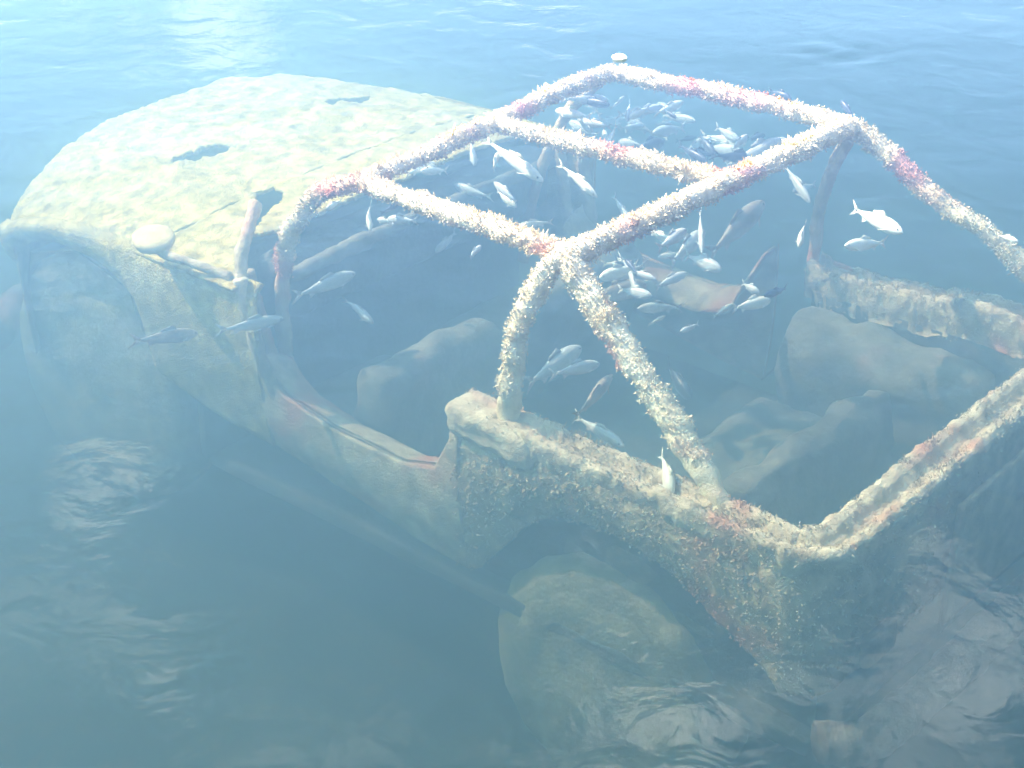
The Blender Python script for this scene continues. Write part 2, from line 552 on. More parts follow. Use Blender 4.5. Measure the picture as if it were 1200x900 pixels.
# -------- tub: one skin that runs along the near side, round the tail and back along the far side
def tub_path(n_side=90, n_arc=16, n_rear=90, off=0.0):
    """Plan of the tub: arrays x, y, outward normal, side (1 near, 0 tail, -1 far)."""
    r = 0.13
    pts, nrm, side = [], [], []
    for x in np.linspace(0.285, -0.85 + r, n_side): pts.append((x, .75)); nrm.append((0, 1)); side.append(1)
    for a in np.linspace(0, np.pi / 2, n_arc)[1:-1]:
        pts.append((-0.85 + r - r * np.sin(a), .75 - r + r * np.cos(a))); nrm.append((-np.sin(a), np.cos(a))); side.append(0)
    for y in np.linspace(.75 - r, -.75 + r, n_rear): pts.append((-.85, y)); nrm.append((-1, 0)); side.append(0)
    for a in np.linspace(np.pi / 2, np.pi, n_arc)[1:-1]:
        pts.append((-0.85 + r - r * np.sin(a), -.75 + r + r * np.cos(a))); nrm.append((-np.sin(a), np.cos(a))); side.append(0)
    for x in np.linspace(-0.85 + r, 0.09, n_side): pts.append((x, -.75)); nrm.append((0, -1)); side.append(-1)
    return np.array(pts), np.array(nrm), np.array(side)

ARCH_X = [-.85, -.74, -.715, -.69, -.62, -.541, -.46, -.386, -.30, -.228, -.15, -.066, .0, .047, .104, .15, .179, .22, .30]
ARCH_Z = [-.91, -.905, -.89, -.866, -.83, -.789, -.745, -.711, -.688, -.679, -.683, -.701, -.735, -.768, -.845, -.90, -.935, -.985, -.995]
RIM_Z = -0.50

def build_tub():
    P, N, S = tub_path()
    bot = np.where(S != 0, np.interp(P[:, 0], ARCH_X, ARCH_Z), -.915)
    tt = np.linspace(0, 1, 34)
    n = len(P)
    G = np.zeros((len(tt), n, 3))
    for i, t in enumerate(tt):
        z = RIM_Z - 0.03 + (bot - RIM_Z + 0.03) * t
        bulge = 0.018 * np.sin(np.pi * min(1, t * 1.1)) - 0.02 * t
        G[i, :, 0] = P[:, 0] + N[:, 0] * bulge
        G[i, :, 1] = P[:, 1] + N[:, 1] * bulge
        G[i, :, 2] = z
    sheet("tub_side", G, M_SIDE, VEH, thick=0.014, amp=0.009, scale=14, fine=.7)["label"] = "algae-mottled tub skin with the rear wheel arch"
    Nn = grid_normals(G)
    V_, F_ = fuzz_data(G[:, :150].reshape(-1, 3), Nn[:, :150].reshape(-1, 3), 7000, .002, .008, width=.004, seed=77)
    tag(mesh_obj("algae_beard", V_, F_, M_SIDE, VEH, smooth=False), kind="stuff")
    # rolled double rim with a gutter between the ridges
    prof = [(-.004, -.075), (.013, -.035), (.014, .002), (.0, .014), (-.016, .010), (-.030, -.006), (-.044, -.012), (-.058, -.006), (-.072, .012), (-.092, .018), (-.108, .008), (-.114, -.03), (-.114, -.10)]
    lens = np.array(prof)
    k = np.linspace(0, len(prof) - 1, 40)
    po = np.interp(k, range(len(prof)), lens[:, 0]); pz = np.interp(k, range(len(prof)), lens[:, 1])
    P, N, S = tub_path(130, 24, 130)
    G = np.zeros((len(k), len(P), 3))
    sag = 0.012 * fbm(np.stack([P[:, 0], P[:, 1], P[:, 0] * 0], -1), 3.0, 2)
    far = np.clip((-P[:, 1] - .60) / .12, 0, 1)
    sag = sag + far * (0.05 * fbm(np.stack([P[:, 0], P[:, 1], P[:, 0] * 0], -1), 7.0, 3) - .03)
    wid = np.where(S == 0, 1.0, 0.86)
    for i in range(len(k)):
        G[i, :, 0] = P[:, 0] + N[:, 0] * po[i] * wid
        G[i, :, 1] = P[:, 1] + N[:, 1] * po[i] * wid
        G[i, :, 2] = RIM_Z + pz[i] + sag
    o = sheet("tub_rim", G, M_RIM, VEH, thick=0.008, amp=0.009, scale=24, flip=True, fine=.8)
    global RIM_G
    RIM_G = G
    # raised cap on the door-post corner, both sides
    for s in (1,):
        def sh(W, s=s):
            W = W.copy(); W[:, 2] += -0.10 * (0.29 - W[:, 0]) * 0.25
            return W
        rounded_box("door_post_cap", (0.0, min(.65 * s, .775 * s), -.575), (0.297, max(.65 * s, .775 * s), -.474), M_RIM, VEH, r=.034, n=22, amp=.010, scale=30, shear=sh)
    # sills below the door openings
    for s in (1, -1):
        xs = np.linspace(.25, 1.03, 90)
        top = np.interp(xs, [.25, .29, .34, .47, .73, .92, .98, 1.03], [-.53, -.60, -.70, -.735, -.725, -.69, -.655, -.60])
        bot = np.interp(xs, [.25, .413, .608, .811, 1.03], [-.995, -.98, -.945, -.913, -.88])
        tt = np.linspace(0, 1, 26)
        T, X = np.meshgrid(tt, xs, indexing='ij')
        Z = top[None, :] + (bot - top)[None, :] * T
        Y = s * (0.742 + 0.02 * np.sin(np.pi * T) - 0.03 * T)
        sheet("sill_panel", np.stack([X, Y, Z], -1), M_RIM, VEH, thick=0.014, amp=0.009, scale=13, flip=(s < 0), fine=.6)
        # sill top ledge
        w = np.linspace(0, 1, 10)
        W, X = np.meshgrid(w, xs, indexing='ij')
        Z = top[None, :] - 0.006 - 0.05 * W ** 2
        sheet("sill_ledge", np.stack([X, s * (0.735 - 0.11 * W), Z], -1), M_RIM, VEH, thick=0.01, amp=0.006, flip=(s > 0))
        # hinge pillar at the front of the opening: two ribs
        tube("door_pillar", [(1.06, s * .765, -.36), (1.03, s * .76, -.50), (.99, s * .75, -.66), (.94, s * .735, -.74)], .020, M_RIM, VEH, lump=.35)
        tube("door_pillar", [(1.10, s * .70, -.37), (1.07, s * .69, -.52), (1.03, s * .68, -.68), (.99, s * .67, -.80)], .018, M_RIM, VEH, lump=.35)
    # floor, inner walls
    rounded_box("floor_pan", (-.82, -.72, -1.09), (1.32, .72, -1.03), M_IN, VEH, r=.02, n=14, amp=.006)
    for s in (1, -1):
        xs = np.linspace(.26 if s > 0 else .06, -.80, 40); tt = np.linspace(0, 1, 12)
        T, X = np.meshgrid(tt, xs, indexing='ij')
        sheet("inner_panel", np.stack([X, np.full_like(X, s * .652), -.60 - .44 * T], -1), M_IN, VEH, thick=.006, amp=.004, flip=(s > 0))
        top = -.70 if s > 0 else -.60
        yi = .40
        rounded_box("wheel_well", (-.62, min(s * yi, s * .648), -1.02), (.06, max(s * yi, s * .648), top), M_SEAT, VEH, r=.12, n=18, amp=.045, scale=9)
    rounded_box("inner_tail_ledge", (-.81, -.64, -.66), (-.70, .64, -.62), M_SEAT, VEH, r=.018, n=12, amp=.006)
    for s in (1, -1):
        xs = np.linspace(-.71, .21, 40); w = np.linspace(0, 1, 10)
        W, X = np.meshgrid(w, xs, indexing='ij')
        Z = np.interp(X, ARCH_X, ARCH_Z) + 0.015
        sheet("arch_shade_sheet", np.stack([X, s * (.725 - .085 * W), Z], -1), M_IN, VEH, thick=.006, amp=.003)  # dark sheet added inside the rear arch to deepen the shade there
    # tailgate, a proud panel with a handle, and its lamps
    ys = np.linspace(-.60, .20, 60); tt = np.linspace(0, 1, 24)
    T, Y = np.meshgrid(tt, ys, indexing='ij')
    tg = sheet("tailgate", np.stack([np.full_like(Y, -.882) + 0.01 * T, Y, -.585 - .36 * T], -1), M_SIDE, VEH, thick=.016, amp=.005, scale=12, flip=False)
    rounded_box("handle", (-.905, -.26, -.72), (-.884, -.12, -.69), M_METAL, tg, r=.008, n=4, amp=.002)
    for s in (1, -1):
        rounded_box("tail_lamp", (-.895, min(s * .46, s * .60), -.86), (-.862, max(s * .46, s * .60), -.77), M_METAL, VEH, r=.02, n=6, amp=.004)
    tube("rear_bumper", [(-.86, .74, -1.0), (-.95, .60, -1.0), (-.96, 0, -1.0), (-.95, -.60, -1.0), (-.86, -.74, -1.0)], .05, M_METAL, VEH, lump=.2)

build_tub()

# -------- dashboard, steering wheel, seats
def build_interior():
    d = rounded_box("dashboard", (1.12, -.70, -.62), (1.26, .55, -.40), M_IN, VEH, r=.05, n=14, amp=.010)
    tube("grab_bar", [(1.10, .56, -.44), (1.10, .2, -.43), (1.10, -.2, -.43), (1.10, -.66, -.44)], .020, M_SEAT, VEH, lump=.42, scale=22)
    for y, lab in ((.36, 1), (-.36, -1)):
        s = empty("seat", (.60, y, -1.0), VEH)
        rounded_box("cushion", (.76, y - .26, -1.0), (1.16, y + .26, -.84), M_SEAT, s, r=.08, n=12, amp=.014)
        def lean(W):
            W = W.copy(); W[:, 0] -= (W[:, 2] + .95) * 0.16
            return W
        rounded_box("backrest", (.70, y - .28, -1.0), (.84, y + .28, -.60), M_SEAT, s, r=.068, n=16, amp=.03, scale=10, shear=lean)
    b = empty("rear_bench", (-.2, 0, -1.0), VEH)
    rounded_box("cushion", (-.32, -.38, -.98), (.05, .38, -.82), M_SEAT, b, r=.07, n=16, amp=.035, scale=10)
    rounded_box("backrest", (-.42, -.38, -.95), (-.30, .38, -.66), M_SEAT, b, r=.055, n=16, amp=.04, scale=10)

build_interior()

# -------- roll cage
FUZZ = []
CAGE = empty("roll_cage", (.38, 0, -.5), VEH)
CAGE["label"] = "white-crusted roll cage whose top bars lie just under the surface"
def build_cage():
    ft = lambda *p: list(p)
    tube("front_hoop", [(1.14, .54, -.78), (1.12, .56, -.55), (1.06, .585, -.32), (.97, .60, -.19), (.88, .60, -.10), (.75, .60, -.045), (.735, .40, -.035), (.76, .02, -.03), (.785, -.36, -.03), (.79, -.53, -.035), (.82, -.575, -.055)], .0200, M_BAR, CAGE, FUZZ, lump=.42, scale=22)
    tube("hoop_leg", [(.82, -.572, -.057), (.89, -.60, -.12), (1.00, -.61, -.24), (1.10, -.58, -.50), (1.14, -.56, -.78)], .017, M_SIDE, CAGE, lump=.3)
    tube("hoop_leg", [(-.02, -.665, -.075), (.03, -.69, -.16), (.06, -.70, -.24), (.09, -.705, -.36), (.10, -.71, -.56)], .017, M_SIDE, CAGE, lump=.3)
    p = [(.11, .715, -.54), (.115, .715, -.46), (.112, .705, -.33), (.10, .685, -.21), (.06, .635, -.09), (.02, .585, -.045), (.0, .40, -.035), (-.02, 0, -.03), (-.035, -.40, -.03), (-.04, -.60, -.035), (-.02, -.66, -.07)]
    path = smooth_path(p, .012)
    lowr = np.where((path[:, 2] < -.26) & (path[:, 1] > 0), 0.09 * (np.sin(path[:, 2] * 95) > 0.2), 0.0)
    V, F, VG, D = tube_data(path, .0245, rings=lowr, lump=.32)
    mesh_obj("rear_hoop", V, F, M_BAR, CAGE)
    FUZZ.append((VG.reshape(-1, 3), D.reshape(-1, 3), path))
    tube("side_rail", [(.735, .595, -.04), (.5, .605, -.035), (.25, .61, -.035), (.03, .60, -.045)], .0215, M_BAR, CAGE, FUZZ, lump=.42, scale=22)
    tube("side_rail", [(.79, -.555, -.035), (.5, -.59, -.03), (.25, -.61, -.03), (-.03, -.62, -.035)], .0215, M_BAR, CAGE, FUZZ, lump=.42, scale=22)
    tube("centre_rail", [(.76, .03, -.035), (.5, .0, -.04), (.25, -.03, -.045), (-.02, -.05, -.04)], .0200, M_BAR, CAGE, FUZZ, lump=.45, scale=22)
    tube("rear_brace", [(.03, .60, -.05), (-.10, .62, -.16), (-.28, .64, -.31), (-.46, .665, -.47), (-.53, .67, -.56)], .0275, M_BAR, CAGE, FUZZ, lump=.42, scale=22)
    tube("rear_brace", [(-.045, -.635, -.045), (-.18, -.645, -.115), (-.298, -.65, -.19), (-.465, -.66, -.255), (-.57, -.675, -.325), (-.66, -.69, -.40), (-.74, -.70, -.50)], .022, M_BAR, CAGE, FUZZ, lump=.42, scale=22)
    # shaggy growth on the bars
    Vs, Fs, off = [], [], 0
    for i, (vp, dn, path) in enumerate(FUZZ):
        ln = np.linalg.norm(np.diff(path, axis=0), axis=1).sum()
        keep = vp[:, 2] > -.42
        V, F = fuzz_data(vp[keep], dn[keep], int(6500 * ln), .002, .010, seed=20 + i)
        Vs.append(V); Fs += [(a + off, b + off, c + off) for a, b, c in F]; off += len(V)
        V, F = fuzz_data(vp[keep], dn[keep], int(420 * ln), .006, .015, width=.005, seed=90 + i)
        Vs.append(V); Fs += [(a + off, b + off, c + off) for a, b, c in F]; off += len(V)
    tag(mesh_obj("algae_growth", np.vstack(Vs), Fs, M_BAR, CAGE, smooth=False), kind="stuff")

build_cage()

def build_fringe():
    G = RIM_G
    N = -grid_normals(G)
    V, F = fuzz_data(G.reshape(-1, 3), N.reshape(-1, 3), 14000, .002, .009, seed=50)
    tag(mesh_obj("algae_fringe", V, F, M_RIM, VEH, smooth=False), kind="stuff")
build_fringe()

# -------- wing mirror
def build_mirror():
    mr = empty("wing_mirror", (1.16, .78, -.36), VEH)
    n = np.array([-.20, .20, .96]); n /= np.linalg.norm(n)
    c = np.array([1.355, .82, -.305])
    u = np.cross(n, [0, 0, 1.]); u /= np.linalg.norm(u); v = np.cross(n, u)
    rings = [(0.0, .016), (.03, .0165), (.050, .015), (.056, .009), (.057, 0), (.052, -.012), (.035, -.022), (0.0, -.026)]
    V, F = [], []
    seg = 32
    for r, h in rings:
        for k in range(seg):
            a = 2 * math.pi * k / seg
            V.append(c + n * h + (u * math.cos(a) * 1.08 + v * math.sin(a)) * r)
    for i in range(len(rings) - 1):
        for k in range(seg):
            k2 = (k + 1) % seg
            F.append((i * seg + k, (i + 1) * seg + k, (i + 1) * seg + k2, i * seg + k2))
    V = np.array(V); V = V + 0.003 * fbm(V, 60, 2)[:, None] * n
    mesh_obj("mirror_head", V, F, M_MIRROR, mr)["label"] = "round silt-coated mirror head"
    tube("mirror_arm", [c - n * .02, (1.30, .825, -.335), (1.21, .80, -.345), (1.10, .765, -.365)], .011, M_RIM, mr, seg=12, lump=.42, scale=22)
build_mirror()
tube("windscreen_stub", [(1.075, .755, -.39), (1.10, .715, -.31), (1.125, .66, -.245), (1.15, .61, -.205)], .016, M_RIM, VEH, lump=.5)

# -------- wheels
def build_wheel(cx, cy, cz, r, w, s):
    wh = empty("wheel", (cx, cy, cz - r), VEH)
    prof = [(.58, -.5), (.72, -.53), (.86, -.52), (.95, -.46), (.99, -.34), (1.0, -.15), (1.0, .15), (.99, .34), (.95, .46), (.86, .52), (.72, .53), (.58, .5)]
    seg = 72
    V, F = [], []
    for rr, ww in prof:
        for k in range(seg):
            a = 2 * math.pi * k / seg
            tread = 1.0 + (0.016 if (k // 2) % 2 and rr > .93 else 0.0)
            V.append((cx + r * rr * tread * math.cos(a), cy + ww * w, cz + r * rr * tread * math.sin(a)))
    m = len(prof)
    for i in range(m):
        i2 = (i + 1) % m
        for k in range(seg):
            k2 = (k + 1) % seg
            F.append((i * seg + k, i * seg + k2, i2 * seg + k2, i2 * seg + k))
    V = np.array(V); V += 0.012 * np.stack([fbm(V, 12, 3), fbm(V + 3, 12, 3), fbm(V + 6, 12, 3)], -1)
    mesh_obj("tyre", V, F, M_TYRE, wh)
    V, F = [], []
    rp = [(.80, .50), (.74, .545), (.60, .56), (.56, .535), (.50, .53), (.30, .535), (.18, .55), (.12, .58), (0.001, .585)]
    for rr, ww in rp:
        for k in range(36):
            a = 2 * math.pi * k / 36
            V.append((cx + r * rr * math.cos(a), cy + s * ww * w, cz + r * rr * math.sin(a)))
    for i in range(len(rp) - 1):
        for k in range(36):
            k2 = (k + 1) % 36
            F.append((i * 36 + k, i * 36 + k2, (i + 1) * 36 + k2, (i + 1) * 36 + k))
    V = np.array(V); V += 0.006 * fbm(V, 20, 2)[:, None]
    mesh_obj("wheel_disc", V, F, M_TYRE, wh)

for s in (1, -1):
    build_wheel(-.18, s * .60, -1.20, .37, .22, s)
    build_wheel(1.83, s * .63, -.955, .425, .22, s)
tube("axle", [(-.18, .54, -1.20), (-.18, -.54, -1.20)], .045, M_METAL, VEH)
tube("axle", [(1.83, .55, -.955), (1.83, -.55, -.955)], .045, M_METAL, VEH)

# ------------------------------------------------------------------ fish
def fish_mat(name, back, flank, belly):
    m, nt, out = new_mat(name)
    b = nt.nodes.new("ShaderNodeBsdfPrincipled")
    b.inputs["Roughness"].default_value = 0.38
    tc = nt.nodes.new("ShaderNodeTexCoord")
    sp = nt.nodes.new("ShaderNodeSeparateXYZ")
    nt.links.new(tc.outputs["Object"], sp.inputs["Vector"])
    nz = nt.nodes.new("ShaderNodeTexNoise")
    nz.inputs["Scale"].default_value = 60
    nt.links.new(tc.outputs["Object"], nz.inputs["Vector"])
    ml = nt.nodes.new("ShaderNodeMath"); ml.operation = 'MULTIPLY_ADD'
    ml.inputs[1].default_value = 18.0
    nt.links.new(sp.outputs["Z"], ml.inputs[0])
    nt.links.new(nz.outputs["Fac"], ml.inputs[2])
    r = ramp(nt, ml.outputs[0], [(0.25, belly), (0.5, flank), (0.85, back)])
    nt.links.new(r.outputs["Color"], b.inputs["Base Color"])
    nt.links.new(b.outputs["BSDF"], out.inputs["Surface"])
    return m

FM = [fish_mat("white_fish", (.70, .66, .48), (.82, .78, .62), (.86, .84, .74)),
      fish_mat("silver_fish", (.46, .47, .42), (.60, .60, .54), (.74, .73, .68)),
      fish_mat("dark_fish", (.04, .05, .07), (.07, .09, .12), (.20, .22, .24)),
      fish_mat("brown_fish", (.26, .20, .13), (.42, .34, .24), (.56, .50, .40))]
EYE, _nt, _out = new_mat("fish_eye")
_b = _nt.nodes.new("ShaderNodeBsdfPrincipled"); _b.inputs["Base Color"].default_value = (.01, .01, .012, 1); _b.inputs["Roughness"].default_value = .15
_nt.links.new(_b.outputs["BSDF"], _out.inputs["Surface"])

def fish_mesh(L, fat, bend, mat):
    """A small carp-like fish, nose along +X, one body with fins grown out of it."""
    prof = [(0.0, .05, .06), (.03, .30, .32), (.08, .58, .58), (.16, .84, .82), (.28, 1.0, 1.0), (.42, .98, .98), (.56, .80, .84), (.68, .55, .62), (.78, .34, .40), (.85, .22, .27), (.90, .14, .24)]
    seg = 12
    H = fat * L * 0.5
    W = H * 0.72
    def spine(t):
        return np.array([L * (0.5 - t), bend * L * 2.2 * (t - .35) * abs(t - .35) * 1.6, 0])
    V, F, fm = [], [], []
    for t, w, h in prof:
        c = spine(t)
        for k in range(seg):
            a = 2 * math.pi * k / seg
            V.append(c + np.array([0, W * w * math.cos(a), H * h * math.sin(a) * (1.0 if math.sin(a) > 0 else .92)]))
    n = len(prof)
    for i in range(n - 1):
        for k in range(seg):
            k2 = (k + 1) % seg
            F.append((i * seg + k, (i + 1) * seg + k, (i + 1) * seg + k2, i * seg + k2)); fm.append(0)
    F.append(tuple(range(seg))); fm.append(0)
    F.append(tuple((n - 1) * seg + k for k in range(seg))[::-1]); fm.append(0)
    def fin(pts, th):
        # thin wedge of real thickness: outline in the fish's own frame
        b = len(V)
        pts = [np.array(p, float) for p in pts]
        d = np.cross(pts[1] - pts[0], pts[2] - pts[0]); d /= max(np.linalg.norm(d), 1e-9)
        for p in pts: V.append(p + d * th)
        for p in pts: V.append(p - d * th)
        m = len(pts)
        F.append(tuple(range(b, b + m))); fm.append(0)
        F.append(tuple(range(b + 2 * m - 1, b + m - 1, -1))); fm.append(0)
        for i in range(m):
            j = (i + 1) % m
            F.append((b + j, b + i, b + m + i, b + m + j)); fm.append(0)
    th = .004 * L
    e = spine(.88); q = spine(1.06); md = spine(.97)
    fin([e + (0, 0, H * .18), q + (0, 0, H * 1.05), md + (0, 0, H * .1), md], th)
    fin([e - (0, 0, H * .18), md, md - (0, 0, H * .1), q - (0, 0, H * 1.0)], th)
    fin([spine(.34) + (0, 0, H * .93), spine(.42) + (0, 0, H * 1.5), spine(.60) + (0, 0, H * 1.05), spine(.60) + (0, 0, H * .72)], th)
    fin([spine(.66) - (0, 0, H * .5), spine(.76) - (0, 0, H * 1.0), spine(.78) - (0, 0, H * .34)], th)
    for s in (1, -1):
        p0 = spine(.22) + (0, s * W * .86, -H * .3)
        fin([p0, p0 + (-.12 * L, s * W * .75, -H * .35), p0 + (-.05 * L, s * W * .05, -H * .1)], th)
        # eye
        c = spine(.075) + (0, s * W * .50, H * .20); b = len(V); r = .016 * L
        for d in ((1, 0, 0), (0, 1, 0), (-1, 0, 0), (0, -1, 0), (0, 0, 1), (0, 0, -1)): V.append(c + np.array(d) * r)
        for a, b2 in ((0, 1), (1, 2), (2, 3), (3, 0)):
            F.append((b + a, b + b2, b + 4)); fm.append(1)
            F.append((b + b2, b + a, b + 5)); fm.append(1)
    me = bpy.data.meshes.new("fish")
    me.from_pydata([tuple(map(float, v)) for v in V], [], F)
    me.materials.append(mat); me.materials.append(EYE)
    me.polygons.foreach_set("material_index", fm)
    me.polygons.foreach_set("use_smooth", [len(f) == 4 for f in F])
    me.update()
    return me

